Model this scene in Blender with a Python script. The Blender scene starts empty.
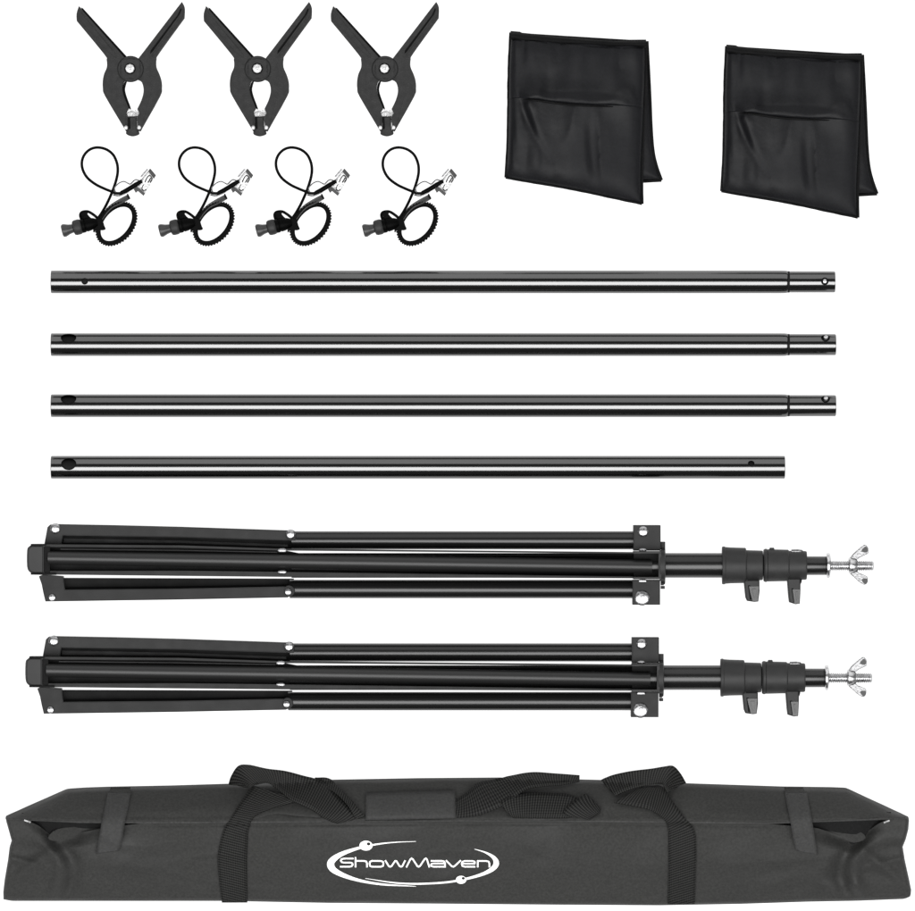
import bpy, bmesh, math, random
from mathutils import Vector, noise, Matrix
random.seed(4)
S = bpy.context.scene
COL = S.collection
MM = 0.001
# Everything is measured in millimetres on the table: u runs right, v runs towards the viewer's bottom edge, z is up.
def W(u, v, z=0.0):
    return Vector(((u-457.5)*MM, (455.5-v)*MM, z*MM))

# ------------------------------------------------------------------ materials
def mat(name, col, rough=0.5, metal=0.0, spec=0.5, bump=None, var=0.0, vscale=40, sheen=0.0, aniso=None):
    m = bpy.data.materials.new(name); m.use_nodes = True
    nt = m.node_tree; b = nt.nodes['Principled BSDF']
    b.inputs['Base Color'].default_value = (*col, 1)
    b.inputs['Roughness'].default_value = rough
    b.inputs['Metallic'].default_value = metal
    b.inputs['Specular IOR Level'].default_value = spec
    if sheen: b.inputs['Sheen Weight'].default_value = sheen
    tc = nt.nodes.new('ShaderNodeTexCoord')
    if var:
        n = nt.nodes.new('ShaderNodeTexNoise'); n.inputs['Scale'].default_value = vscale; n.inputs['Detail'].default_value = 6
        r = nt.nodes.new('ShaderNodeMapRange'); r.inputs['To Min'].default_value = 1-var; r.inputs['To Max'].default_value = 1+var
        r.inputs['From Min'].default_value = .3; r.inputs['From Max'].default_value = .7
        mx = nt.nodes.new('ShaderNodeMix'); mx.data_type = 'RGBA'; mx.blend_type = 'MULTIPLY'
        mx.inputs[0].default_value = 1; mx.inputs[6].default_value = (*col, 1)
        nt.links.new(tc.outputs['Object'], n.inputs['Vector']); nt.links.new(n.outputs['Fac'], r.inputs['Value'])
        nt.links.new(r.outputs[0], mx.inputs[7]); nt.links.new(mx.outputs[2], b.inputs['Base Color'])
        r2 = nt.nodes.new('ShaderNodeMapRange'); r2.inputs['From Min'].default_value = .3; r2.inputs['From Max'].default_value = .7
        r2.inputs['To Min'].default_value = max(.02, rough*(1-var)); r2.inputs['To Max'].default_value = min(1, rough*(1+var))
        nt.links.new(n.outputs['Fac'], r2.inputs['Value']); nt.links.new(r2.outputs[0], b.inputs['Roughness'])
    if bump:
        sc, st, dist = bump
        n = nt.nodes.new('ShaderNodeTexNoise'); n.inputs['Scale'].default_value = sc; n.inputs['Detail'].default_value = 4
        bp = nt.nodes.new('ShaderNodeBump'); bp.inputs['Strength'].default_value = st; bp.inputs['Distance'].default_value = dist
        nt.links.new(tc.outputs['Object'], n.inputs['Vector']); nt.links.new(n.outputs['Fac'], bp.inputs['Height'])
        nt.links.new(bp.outputs['Normal'], b.inputs['Normal'])
    return m

def cloth_mat(name, col, rough, var, thread=1500, strength=.35, spec=.3, weave=True):
    m = mat(name, col, rough, spec=spec, var=var, vscale=14)
    nt = m.node_tree; b = nt.nodes['Principled BSDF']
    tc = [n for n in nt.nodes if n.type == 'TEX_COORD'][0]
    g = nt.nodes.new('ShaderNodeTexNoise'); g.inputs['Scale'].default_value = 420; g.inputs['Detail'].default_value = 3
    nt.links.new(tc.outputs['Object'], g.inputs['Vector'])
    gr = nt.nodes.new('ShaderNodeMapRange'); gr.inputs['From Min'].default_value = .3; gr.inputs['From Max'].default_value = .7
    gr.inputs['To Min'].default_value = .78; gr.inputs['To Max'].default_value = 1.22
    nt.links.new(g.outputs['Fac'], gr.inputs['Value'])
    gm = nt.nodes.new('ShaderNodeMix'); gm.data_type = 'RGBA'; gm.blend_type = 'MULTIPLY'; gm.inputs[0].default_value = 1
    src = b.inputs['Base Color'].links[0].from_socket
    nt.links.new(src, gm.inputs[6]); nt.links.new(gr.outputs[0], gm.inputs[7]); nt.links.new(gm.outputs[2], b.inputs['Base Color'])
    a = nt.nodes.new('ShaderNodeTexNoise'); a.inputs['Scale'].default_value = thread*.45; a.inputs['Detail'].default_value = 3
    nt.links.new(tc.outputs['Object'], a.inputs['Vector'])
    n = nt.nodes.new('ShaderNodeTexNoise'); n.inputs['Scale'].default_value = 55; n.inputs['Detail'].default_value = 5
    nt.links.new(tc.outputs['Object'], n.inputs['Vector'])
    b1 = nt.nodes.new('ShaderNodeBump'); b1.inputs['Strength'].default_value = strength; b1.inputs['Distance'].default_value = .002
    nt.links.new(n.outputs['Fac'], b1.inputs['Height'])
    b2 = nt.nodes.new('ShaderNodeBump'); b2.inputs['Strength'].default_value = .25; b2.inputs['Distance'].default_value = .0007
    nt.links.new(a.outputs[0], b2.inputs['Height']); nt.links.new(b1.outputs['Normal'], b2.inputs['Normal'])
    nt.links.new((b2 if weave else b1).outputs['Normal'], b.inputs['Normal'])
    return m

def web_mat(name):
    # woven strap: ribs across the strap, driven by the strap's own UVs (millimetres)
    m = mat(name, (.02,)*3, .65, spec=.16)
    nt = m.node_tree; b = nt.nodes['Principled BSDF']
    uv = nt.nodes.new('ShaderNodeUVMap')
    sx = nt.nodes.new('ShaderNodeSeparateXYZ'); nt.links.new(uv.outputs[0], sx.inputs[0])
    def sine(sock, k, ph=None):
        mu = nt.nodes.new('ShaderNodeMath'); mu.operation = 'MULTIPLY_ADD'; mu.inputs[1].default_value = k
        nt.links.new(sock, mu.inputs[0])
        if ph is not None: nt.links.new(ph, mu.inputs[2])
        else: mu.inputs[2].default_value = 0
        s = nt.nodes.new('ShaderNodeMath'); s.operation = 'SINE'; nt.links.new(mu.outputs[0], s.inputs[0]); return s.outputs[0]
    slant = nt.nodes.new('ShaderNodeMath'); slant.operation = 'MULTIPLY'; slant.inputs[1].default_value = .7
    nt.links.new(sx.outputs[1], slant.inputs[0])
    s1 = sine(sx.outputs[0], 2*math.pi/2.5, slant.outputs[0])
    s2 = sine(sx.outputs[1], 2*math.pi/2.0)
    mul = nt.nodes.new('ShaderNodeMath'); mul.operation = 'MULTIPLY_ADD'; nt.links.new(s2, mul.inputs[0]); mul.inputs[1].default_value = .45
    nt.links.new(s1, mul.inputs[2])
    r = nt.nodes.new('ShaderNodeMapRange'); r.inputs['From Min'].default_value = -1.3; r.inputs['From Max'].default_value = 1.3
    nt.links.new(mul.outputs[0], r.inputs['Value'])
    cr = nt.nodes.new('ShaderNodeValToRGB'); cr.color_ramp.elements[0].color = (.0015, .0015, .0015, 1); cr.color_ramp.elements[1].color = (.0225, .0225, .021, 1)
    cr.color_ramp.elements[0].position = .2; cr.color_ramp.elements[1].position = .95
    nt.links.new(r.outputs[0], cr.inputs[0]); nt.links.new(cr.outputs[0], b.inputs['Base Color'])
    bp = nt.nodes.new('ShaderNodeBump'); bp.inputs['Strength'].default_value = .6; bp.inputs['Distance'].default_value = .0008
    nt.links.new(r.outputs[0], bp.inputs['Height']); nt.links.new(bp.outputs['Normal'], b.inputs['Normal'])
    return m

M = {}
M['plastic'] = mat('black_moulded_plastic', (.0125,)*3, .6, spec=.2, bump=(900, .35, .0005), var=.28, vscale=170)
M['plastic_dark'] = mat('shaded_moulded_plastic', (.0015,)*3, .65, spec=.06, var=.1)  # darker copy of the plastic: shade of side faces and grooves as colour
M['collar'] = mat('satin_collar_plastic', (.0165,)*3, .55, spec=.25, bump=(1800, .15, .0002), var=.12, vscale=90)
M['tube'] = mat('black_chrome_tube', (.105,.105,.105), .14, metal=1.0)
M['legtube'] = mat('black_lacquered_steel', (.005,)*3, .25, spec=.42)
M['paint'] = mat('black_painted_sheet', (.0115,)*3, .5, spec=.18, bump=(900, .1, .0002), var=.15, vscale=70)
M['matte'] = mat('matte_black_inside', (.002,)*3, .7, spec=.15, var=.1)  # channel and tube insides carry their shade as this near-black
M['frontleg'] = mat('satin_black_tube', (.010,)*3, .4, spec=.35)
M['rubber'] = mat('black_rubber', (.015,)*3, .6, spec=.35, var=.1)
M['rubber_dark'] = mat('black_cord_rubber', (.0010,)*3, .5, spec=.035, var=.1)
M['chrome'] = mat('bright_zinc', (.17,.17,.172), .3, metal=1.0, var=.45, vscale=420, bump=(500, .35, .0006))
M['silver'] = mat('pale_plated_steel', (.42,.42,.42), .42, metal=.6, var=.3, vscale=380, bump=(420, .5, .0008))
M['clip_steel'] = mat('dull_clip_steel', (.14,.14,.142), .33, metal=1.0, var=.4, vscale=500, bump=(700, .5, .0006))
M['stud'] = mat('bright_threaded_steel', (.52,.52,.525), .3, metal=1.0, var=.25, vscale=420)
M['rivet'] = mat('bright_rivet_steel', (.36,.36,.365), .3, metal=1.0, var=.3, vscale=500)
M['knob'] = mat('glossy_knob_plastic', (.010,)*3, .28, spec=.5)
M['grey_gloss'] = mat('grey_shiny_strap', (.03,)*3, .3, spec=.25, var=.3, vscale=90)
M['bag'] = cloth_mat('black_oxford_cloth', (.0205,.0205,.0195), .78, .22, 1500, .3, .3)
M['bagfold'] = cloth_mat('black_oxford_cloth_turned', (.0200,.0200,.0190), .78, .20, 1500, .3, .25)
M['seam'] = cloth_mat('seam_highlight_cloth', (.034,.034,.033), .8, .3, 1500, .3, .2)  # lighter tone puts the ridge highlight into the seam's colour
M['hollow_shade'] = cloth_mat('hollow_shade_cloth', (.006,.006,.006), .85, .2, 1500, .3, .15)
M['velcro'] = cloth_mat('grey_black_strap_cloth', (.0245,.0245,.024), .75, .12, 2500, .3, .3)
M['nylon'] = cloth_mat('black_coated_nylon', (.0031,.0032,.0041), .56, .2, 2200, .3, .17, False)
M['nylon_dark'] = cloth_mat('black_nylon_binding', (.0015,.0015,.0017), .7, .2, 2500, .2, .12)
M['web'] = web_mat('black_woven_webbing')
M['print'] = mat('white_screen_print', (.8,.8,.79), .6, spec=.3, var=.03, vscale=300)
M['printdot'] = mat('dark_screen_print', (.01,)*3, .7, spec=.2, var=.1)

# ------------------------------------------------------------------ object helpers
class Ctx: pass
CX = Ctx(); CX.o = Vector((0, 0, 0))
def thing(name, label, cat, u, v, group=None):
    o = bpy.data.objects.new(name, None); COL.objects.link(o)
    o.empty_display_size = .02
    o.location = W(u, v, 0); o['label'] = label; o['category'] = cat
    if group: o['group'] = group
    CX.o = W(u, v, 0)
    return o
def obj(name, bm, m, parent, smooth=True, angle=35, label=None):
    me = bpy.data.meshes.new(name)
    bmesh.ops.recalc_face_normals(bm, faces=bm.faces[:])
    for v in bm.verts: v.co -= CX.o
    if smooth:
        for f in bm.faces: f.smooth = True
        for e in bm.edges:
            if len(e.link_faces) == 2 and e.calc_face_angle(0) > math.radians(angle): e.smooth = False
    bm.to_mesh(me); bm.free()
    me.materials.append(M[m] if isinstance(m, str) else m)
    o = bpy.data.objects.new(name, me); COL.objects.link(o)
    o.parent = parent
    if label: o['label'] = label
    return o
def copy_tree(o, parent=None):
    c = o.copy(); COL.objects.link(c); c.parent = parent
    for ch in list(o.children): copy_tree(ch, c)
    return c

# ------------------------------------------------------------------ shape helpers
def extrude(bm, pts, z0, z1, bev=0.0, seg=2):
    vs = [bm.verts.new(W(p[0], p[1], z0)) for p in pts]
    f = bm.faces.new(vs)
    r = bmesh.ops.extrude_face_region(bm, geom=[f])
    top = [g for g in r['geom'] if isinstance(g, bmesh.types.BMVert)]
    for v in top: v.co.z = z1*MM
    if bev:
        ts = set(top)
        es = [e for e in bm.edges if e.verts[0] in ts and e.verts[1] in ts]
        bmesh.ops.bevel(bm, geom=es, offset=bev*MM, segments=seg, affect='EDGES', clamp_overlap=True)
    return bm
def smooth_poly(pts, n=4):
    """Catmull-Rom through a closed outline; points flagged with a third item stay sharp."""
    out = []; N = len(pts)
    for i in range(N):
        p0, p1, p2, p3 = pts[i-1], pts[i], pts[(i+1) % N], pts[(i+2) % N]
        s1 = len(p1) > 2; s2 = len(p2) > 2
        if s1 and s2: out.append(p1[:2]); continue
        a = p1 if s1 else p0; d = p2 if s2 else p3
        for k in range(n):
            out.append(cr(a[:2], p1[:2], p2[:2], d[:2], k/n))
    return out
def cr(p0, p1, p2, p3, t):
    return tuple(.5*((2*b)+(-a+c)*t+(2*a-5*b+4*c-d)*t*t+(-a+3*b-3*c+d)*t**3) for a, b, c, d in zip(p0, p1, p2, p3))
def spline(pts, n=8):
    out = []; N = len(pts)
    for i in range(N-1):
        a = pts[i-1] if i else tuple(2*x-y for x, y in zip(pts[0], pts[1]))
        d = pts[i+2] if i+2 < N else tuple(2*x-y for x, y in zip(pts[-1], pts[-2]))
        for k in range(n): out.append(cr(a, pts[i], pts[i+1], d, k/n))
    out.append(tuple(pts[-1])); return out
def tube(bm, path, r, seg=12, cap=True):
    """path: (u, v, z) in mm"""
    P = [W(*p) for p in path]; N = len(P); rings = []; up = Vector((0, 0, 1)); nrm = None
    for i in range(N):
        t = (P[min(i+1, N-1)]-P[max(i-1, 0)]).normalized()
        if nrm is None:
            nrm = (up-t*up.dot(t)) if abs(t.dot(up)) < .95 else Vector((1, 0, 0))
        nrm = (nrm-t*nrm.dot(t)).normalized(); bi = t.cross(nrm)
        rr = (r[i] if isinstance(r, (list, tuple)) else r)*MM
        rings.append([bm.verts.new(P[i]+(nrm*math.cos(a)+bi*math.sin(a))*rr) for a in [2*math.pi*k/seg for k in range(seg)]])
    for i in range(N-1):
        for k in range(seg):
            bm.faces.new((rings[i][k], rings[i][(k+1) % seg], rings[i+1][(k+1) % seg], rings[i+1][k]))
    if cap:
        bm.faces.new(rings[0]); bm.faces.new(rings[-1][::-1])
    return bm
def lathe(bm, prof, v0, z0, seg=40, slope=0.0, u0=0):
    """revolve (u, r) profile about an axis along u at (v0, z0); slope tilts the axis in v"""
    rings = []
    for u, r in prof:
        if r <= 1e-6: rings.append([bm.verts.new(W(u, v0+slope*(u-u0), z0))]); continue
        rings.append([bm.verts.new(W(u, v0+slope*(u-u0)+r*math.cos(a), z0+r*math.sin(a))) for a in [2*math.pi*k/seg for k in range(seg)]])
    for A, B in zip(rings, rings[1:]):
        for k in range(seg):
            j = (k+1) % seg
            if len(A) == 1 and len(B) == 1: continue
            if len(A) == 1: bm.faces.new((A[0], B[j], B[k]))
            elif len(B) == 1: bm.faces.new((A[k], A[j], B[0]))
            else: bm.faces.new((A[k], A[j], B[j], B[k]))
    return bm
def lathe_z(bm, u, v, prof, seg=24):
    """revolve (r, z) about a vertical axis"""
    rings = []
    for r, z in prof:
        if r <= 1e-6: rings.append([bm.verts.new(W(u, v, z))]); continue
        rings.append([bm.verts.new(W(u+r*math.cos(a), v+r*math.sin(a), z)) for a in [2*math.pi*k/seg for k in range(seg)]])
    for A, B in zip(rings, rings[1:]):
        for k in range(seg):
            j = (k+1) % seg
            if len(A) == 1 and len(B) == 1: continue
            if len(A) == 1: bm.faces.new((A[0], B[j], B[k]))
            elif len(B) == 1: bm.faces.new((A[k], A[j], B[0]))
            else: bm.faces.new((A[k], A[j], B[j], B[k]))
    return bm
def bolt_head(bm, u, v, r, z0, h=2.2, slot=True):
    lathe_z(bm, u, v, [(r*.98, z0), (r, z0+h*.35), (r*.86, z0+h*.75), (r*.5, z0+h), (0, z0+h*1.04)])
    if slot:
        lathe_z(bm, u+.1*r, v, [(r*.42, z0+h*.9), (r*.4, z0+h*1.25), (r*.3, z0+h*1.3), (r*.22, z0+h*.8), (0, z0+h*.8)], 6)
    return bm
def box(bm, u0, u1, v0, v1, z0, z1, bev=.6):
    return extrude(bm, [(u0, v0), (u1, v0), (u1, v1), (u0, v1)], z0, z1, bev)
def grid_mesh(bm, fn, nu, nv, uvfn=None):
    vs = [[bm.verts.new(fn(i/nu, j/nv)) for i in range(nu+1)] for j in range(nv+1)]
    lay = bm.loops.layers.uv.new('UVMap') if uvfn else None
    for j in range(nv):
        for i in range(nu):
            f = bm.faces.new((vs[j][i], vs[j][i+1], vs[j+1][i+1], vs[j+1][i]))
            if lay:
                for l, (a, b) in zip(f.loops, ((i, j), (i+1, j), (i+1, j+1), (i, j+1))): l[lay].uv = uvfn(a/nu, b/nv)
    return bm
def lerp(a, b, t): return a+(b-a)*t
def sstep(a, b, x):
    t = min(1, max(0, (x-a)/(b-a))); return t*t*(3-2*t)
def interp(pts, x):
    if x <= pts[0][0]: return pts[0][1]
    for (x0, y0), (x1, y1) in zip(pts, pts[1:]):
        if x <= x1: return lerp(y0, y1, (x-x0)/(x1-x0))
    return pts[-1][1]
def boolean_cut(o, cutters):
    for c in cutters:
        md = o.modifiers.new('cut', 'BOOLEAN'); md.operation = 'DIFFERENCE'; md.object = c; md.solver = 'EXACT'
    bpy.context.view_layer.update()
    dg = bpy.context.evaluated_depsgraph_get()
    me = bpy.data.meshes.new_from_object(o.evaluated_get(dg))
    o.modifiers.clear(); o.data = me
    for c in cutters: bpy.data.objects.remove(c, do_unlink=True)

# ------------------------------------------------------------------ the surface
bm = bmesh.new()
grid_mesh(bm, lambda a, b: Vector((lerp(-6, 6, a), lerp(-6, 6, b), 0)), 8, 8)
CX.o = Vector((0, 0, 0))
mw = mat('white_added_glow', (.2,)*3, .8, spec=0.0, var=.01, vscale=3)
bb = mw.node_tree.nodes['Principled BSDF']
bb.inputs['Emission Color'].default_value = (1, 1, 1, 1); bb.inputs['Emission Strength'].default_value = 1.0  # glow added to the surface so that cast shadows wash out
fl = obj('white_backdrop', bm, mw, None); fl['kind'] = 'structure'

# ------------------------------------------------------------------ spring clamps
def build_clamp():
    g = 'spring clamps in the top row'
    t = thing('spring_clamp', 'leftmost of the three black plastic spring clamps in the top row', 'clamp', 130.6, 69, g)
    left = [(79.4, 6.4, 1), (77, 14), (77.2, 21.4, 1), (104.5, 54.5), (107, 60), (107.3, 67.5), (104.6, 74), (103.2, 81), (103.3, 89),
            (105.6, 96.6), (124.0, 127.6), (126.2, 131.5, 1), (128.2, 131, 1), (128.4, 117, 1), (126.8, 112.5, 1), (129.2, 108.4, 1), (124.6, 97), (122.9, 89.5), (123.4, 84), (126, 80),
            (130.4, 78.4, 1), (130.4, 60, 1), (126.5, 59.4, 1), (84.0, 12.0, 1), (81.6, 8.6, 1)]
    bm = bmesh.new(); extrude(bm, smooth_poly(left, 3), 0, 11, 1.5, 3)
    a = obj('jaw_arm', bm, 'plastic', t, label='left arm of the clamp')
    bm = bmesh.new(); extrude(bm, [(81.4, 7.6), (83.3, 8.4), (127.9, 57.6), (126.4, 59.4), (124.2, 59.0), (84.4, 14.2)], 0, 7.5, .4)
    obj('grip_flange', bm, 'plastic_dark', a)  # flange's shaded side coloured in with the darker plastic
    bm = bmesh.new(); extrude(bm, [(79.0, 10), (80.9, 11.6), (109, 45.5), (117.5, 55.5), (116.5, 58.5), (109.5, 53.5), (79.2, 19.6)], 10.5, 11.7, .5)
    obj('grip_panel', bm, 'plastic', a)
    bm = bmesh.new(); extrude(bm, smooth_poly([(127.6, 79.2), (124.0, 83.5), (123.0, 89.5), (124.6, 97), (128.9, 108.6), (131.0, 108.3), (126.9, 97), (125.2, 90), (126.0, 85)], 3), 0, 6.5)
    obj('jaw_inner_wall', bm, 'plastic_dark', a)
    right = [(182.3, 2.2, 1), (185.0, 8), (184.7, 18.4, 1), (159.6, 53), (156.8, 59), (156.6, 67), (159.5, 74), (161.7, 81), (162.1, 88.5),
             (160.2, 96.6), (142.9, 127.6), (141, 131.5, 1), (138.2, 131, 1), (137.6, 117, 1), (140, 113.5, 1), (137.7, 109.2, 1), (141.8, 100.5), (143.9, 92.5), (143.4, 86),
             (140.5, 81), (130.8, 78.2, 1), (130.8, 60, 1), (138.5, 59.2, 1), (176.5, 9.6)]
    bm = bmesh.new(); extrude(bm, smooth_poly(right, 3), 0, 11, 1.5, 3)
    b = obj('jaw_arm', bm, 'plastic', t, label='right arm of the clamp')
    bm = bmesh.new(); extrude(bm, [(183.2, 7), (184, 13), (183.2, 17.0), (156.2, 54), (153.0, 57), (151.5, 56), (178.5, 20.0)], 10.5, 11.9, .5)
    obj('grip_panel', bm, 'plastic', b)
    bm = bmesh.new(); extrude(bm, [(181.0, 8.6), (182.0, 9.6), (180, 15), (153.2, 51.8), (150.6, 54.2), (151, 51), (178, 15.2)], 10.5, 11.5, .3)
    obj('grip_groove', bm, 'plastic_dark', b)
    # pivot boss
    bm = bmesh.new(); lathe_z(bm, 131, 69.4, [(13.2, 10.5), (13.2, 11.6), (12.2, 12.6), (0, 12.6)], 40)
    obj('pivot_boss', bm, 'plastic', t)
    bm = bmesh.new(); extrude(bm, smooth_poly([(122.5, 60.6), (131, 59.4), (139.3, 60.6), (140.6, 69), (139.4, 77.8), (131, 79.4), (122.6, 77.8), (121.2, 69)], 4), 11, 14.4, .8)
    pl = obj('pivot_plate', bm, 'plastic', t)
    bm = bmesh.new(); lathe_z(bm, 130.6, 69.2, [(5.6, 14.2), (5.6, 15.0), (4.9, 15.5), (0, 15.5)], 24)
    obj('pivot_washer', bm, 'plastic_dark', pl)
    bm = bmesh.new(); lathe_z(bm, 130.6, 69.2, [(4.7, 15), (4.7, 16.6), (4.1, 17.3), (1.6, 17.5), (1.2, 17.0), (0, 17.0)], 8)
    obj('pivot_pin', bm, 'silver', pl, angle=20)
    # jaw tip: spring steel insert, black pad, rivets
    bm = bmesh.new(); extrude(bm, [(126.2, 114.5), (129.2, 108.6), (131.5, 110.5), (134.5, 109.6), (138.3, 109.4), (141.2, 114.2), (139.6, 119.5), (137, 121.5), (128, 120.5)], 3, 8.5, .7)
    tube(bm, spline([(127.6, 114.6, 9), (131.5, 112.2, 9.4), (136.2, 113.8, 9.4), (139.8, 113.2, 9)], 5), 1.0, 8)
    tube(bm, spline([(136.9, 114.5, 9), (139, 118.5, 9.4), (136.8, 122.5, 9)], 5), .9, 8)
    obj('spring_insert', bm, 'silver', t)
    bm = bmesh.new(); extrude(bm, smooth_poly([(128.4, 117, 1), (137.3, 116.6, 1), (137.6, 129), (139.6, 132.6), (138.6, 134.8), (133, 136.4), (127.6, 135), (126.4, 132.8), (128.3, 129)], 3), 0, 13, 1.2)
    tube(bm, [(126.8, 132, 10.5), (139.4, 132, 10.5)], 1.7, 10)
    obj('jaw_pad', bm, 'plastic', t)
    bm = bmesh.new(); extrude(bm, [(128.6, 117.5), (130.6, 117.5), (131.0, 129), (128.6, 130)], 12.5, 13.3, .2)
    obj('pad_groove', bm, 'plastic_dark', t)
    for u, v in ((126.5, 128), (139.5, 127.9)):
        bm = bmesh.new(); lathe_z(bm, u, v, [(2.1, 10.8), (2.1, 11.8), (1.4, 12.4), (0, 12.5)], 16)
        obj('rivet', bm, 'silver', t)
    return t
c0 = build_clamp()
for du, lab in ((127, 'middle one of the three black plastic spring clamps in the top row'),
                (254, 'rightmost of the three black plastic spring clamps, nearest the sandbags')):
    c = copy_tree(c0); c.location = W(130.6+du, 69, 0); c['label'] = lab

# ------------------------------------------------------------------ elastic cord clips
# clip drawn on its own grid
def Z(u, v): return (50+u/7.592, 135+v/7.592)
def Zp(pts): return [Z(*p[:2])+tuple(p[2:]) for p in pts]
def build_clip():
    g = 'elastic cord clips in a row'
    t = thing('cord_clip', 'first from the left of four elastic cord clips with silver clamp and toothed ring', 'cord clip', 105, 200, g)
    cord = [(700, 350, 6), (655, 378, 6), (600, 412, 5.5), (545, 440, 4.5), (500, 442, 4), (470, 430, 4), (420, 410, 3), (350, 376, 2), (285, 325, 1.3), (249, 262, 1.2), (243, 200, 1.2), (264, 146, 1.2), (308, 107, 1.2), (365, 94, 1.2),
            (430, 110, 1.2), (480, 150, 1.2), (508, 210, 1.2), (515, 270, 1.2), (506, 330, 1.3), (485, 398, 1.3), (465, 450, 1.5), (430, 528, 4), (392, 596, 6), (358, 645, 6), (330, 690, 6)]
    bm = bmesh.new(); tube(bm, spline(Zp(cord), 7), 1.42, 12)
    obj('elastic_cord', bm, 'rubber_dark', t)
    bm = bmesh.new(); tube(bm, spline(Zp([(700, 350, 6), (655, 376, 6.2), (615, 402, 6.0), (575, 424, 5.0), (540, 440, 4.5)]), 5), [1.9+.5*math.sin(i*.16) for i in range(21)], 12)
    obj('cord_sleeve', bm, 'rubber_dark', t)
    # silver clamp
    bm = bmesh.new(); extrude(bm, Zp([(762, 254), (806, 306), (712, 463), (640, 402)]), 3.0, 4.2, .3)
    pl = obj('clip_plate', bm, 'clip_steel', t)
    bm = bmesh.new(); extrude(bm, Zp([(762, 254), (806, 306), (790, 332), (748, 282)]), 4.0, 5.4, .3)
    extrude(bm, Zp([(712, 463), (640, 402), (652, 386), (722, 444)]), 4.0, 5.4, .3)
    obj('folded_lip', bm, 'grey_gloss', pl)
    bm = bmesh.new(); extrude(bm, Zp([(748, 280), (790, 332), (728, 438), (668, 388)]), 4.0, 6.2, .9, 3)
    obj('raised_panel', bm, 'silver', pl)
    bm = bmesh.new(); extrude(bm, Zp([(738, 254), (746, 262), (697, 320), (687, 314)]), 2.0, 5.0, .3)
    obj('side_rail', bm, 'clip_steel', pl)
    bm = bmesh.new(); tube(bm, spline(Zp([(762, 362, 6.2), (776, 330, 6.2), (757, 308, 6.2), (738, 326, 6.2), (722, 360, 6.2)]), 4), .55, 8)
    tube(bm, spline(Zp([(714, 376, 6.2), (700, 404, 6.2), (712, 424, 6.2), (732, 412, 6.2)]), 4), .45, 8)
    tube(bm, Zp([(768, 326, 6.4), (746, 362, 6.4)]), .6, 8)
    obj('stamped_hook', bm, 'matte', pl)
    bm = bmesh.new(); tube(bm, spline(Zp([(500, 438, 4.5), (492, 405, 4.5), (520, 370, 4.6), (560, 353, 4.8), (592, 366, 5), (612, 372, 5), (650, 340, 5.5), (690, 352, 5.5)]), 5), .62, 8)
    tube(bm, spline(Zp([(480, 455, 3.5), (520, 462, 3.8), (560, 448, 4.2), (600, 428, 4.6)]), 5), .75, 8)
    obj('wire_spring', bm, 'clip_steel', t)
    bm = bmesh.new(); extrude(bm, Zp([(600, 395), (642, 366), (690, 340), (700, 352), (640, 392), (612, 412)]), 3.6, 5.6, .4)
    extrude(bm, Zp([(636, 410), (660, 398), (674, 420), (652, 440)]), 2.4, 5.0, .3)
    obj('crimp', bm, 'grey_gloss', t)
    # toggle: flared button, round collar, body with a window
    def axis_lathe(bm, prof, c, ang, z0, seg=28):
        ca, sa = math.cos(ang), math.sin(ang); rings = []
        for d, r in prof:
            d /= 7.592; r /= 7.592
            rings.append([bm.verts.new(W(c[0]+d*ca-r*math.cos(a)*sa, c[1]+d*sa+r*math.cos(a)*ca, z0+r*math.sin(a))) for a in [2*math.pi*k/seg for k in range(seg)]])
        for A, B in zip(rings, rings[1:]):
            for k in range(seg): bm.faces.new((A[k], A[(k+1) % seg], B[(k+1) % seg], B[k]))
        bm.faces.new(rings[0]); bm.faces.new(rings[-1][::-1]); return bm
    c = Z(128, 722); ang = math.radians(-14)
    bm = bmesh.new(); axis_lathe(bm, [(-34, 30), (-36, 40), (-28, 49), (-12, 50), (20, 38), (58, 31), (72, 31)], c, ang, 7.5)
    obj('toggle_button', bm, 'grey_gloss', t)
    bm = bmesh.new(); axis_lathe(bm, [(50, 36), (56, 52), (68, 58), (98, 59), (112, 55), (120, 46)], c, ang, 7.8)
    obj('toggle_collar', bm, 'collar', t)
    bm = bmesh.new(); axis_lathe(bm, [(112, 50), (118, 53), (140, 54), (146, 48), (150, 48), (153, 52), (180, 50), (215, 40), (240, 28)], c, ang, 7.6)
    obj('toggle_body', bm, 'rubber_dark', t)
    bm = bmesh.new(); tube(bm, spline(Zp([(245, 652, 5), (232, 610, 5), (246, 586, 5), (290, 582, 5), (330, 604, 5), (362, 632, 5), (366, 650, 5)]), 5), 1.5, 10)
    tube(bm, spline(Zp([(268, 600, 5), (290, 640, 5), (300, 680, 5)]), 4), 1.5, 10)
    tube(bm, spline(Zp([(366, 640, 7), (330, 655, 8), (296, 684, 9)]), 4), 1.3, 10)
    extrude(bm, Zp([(252, 618), (286, 600), (300, 618), (318, 634), (345, 640), (352, 700), (300, 728), (255, 700)]), 2, 8, .8)
    extrude(bm, Zp([(240, 600), (250, 588), (292, 584), (284, 604), (262, 612), (250, 640)]), 2, 8, .6)
    obj('toggle_loop', bm, 'rubber_dark', t)
    # toothed ring
    N = 176; C = (505, 675); a0 = math.atan2(-.77, .64)
    def ell(th, a, b):
        x, y = a*math.cos(th), b*math.sin(th)
        return (C[0]+x*math.cos(a0)-y*math.sin(a0), C[1]+x*math.sin(a0)+y*math.cos(a0))
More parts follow.
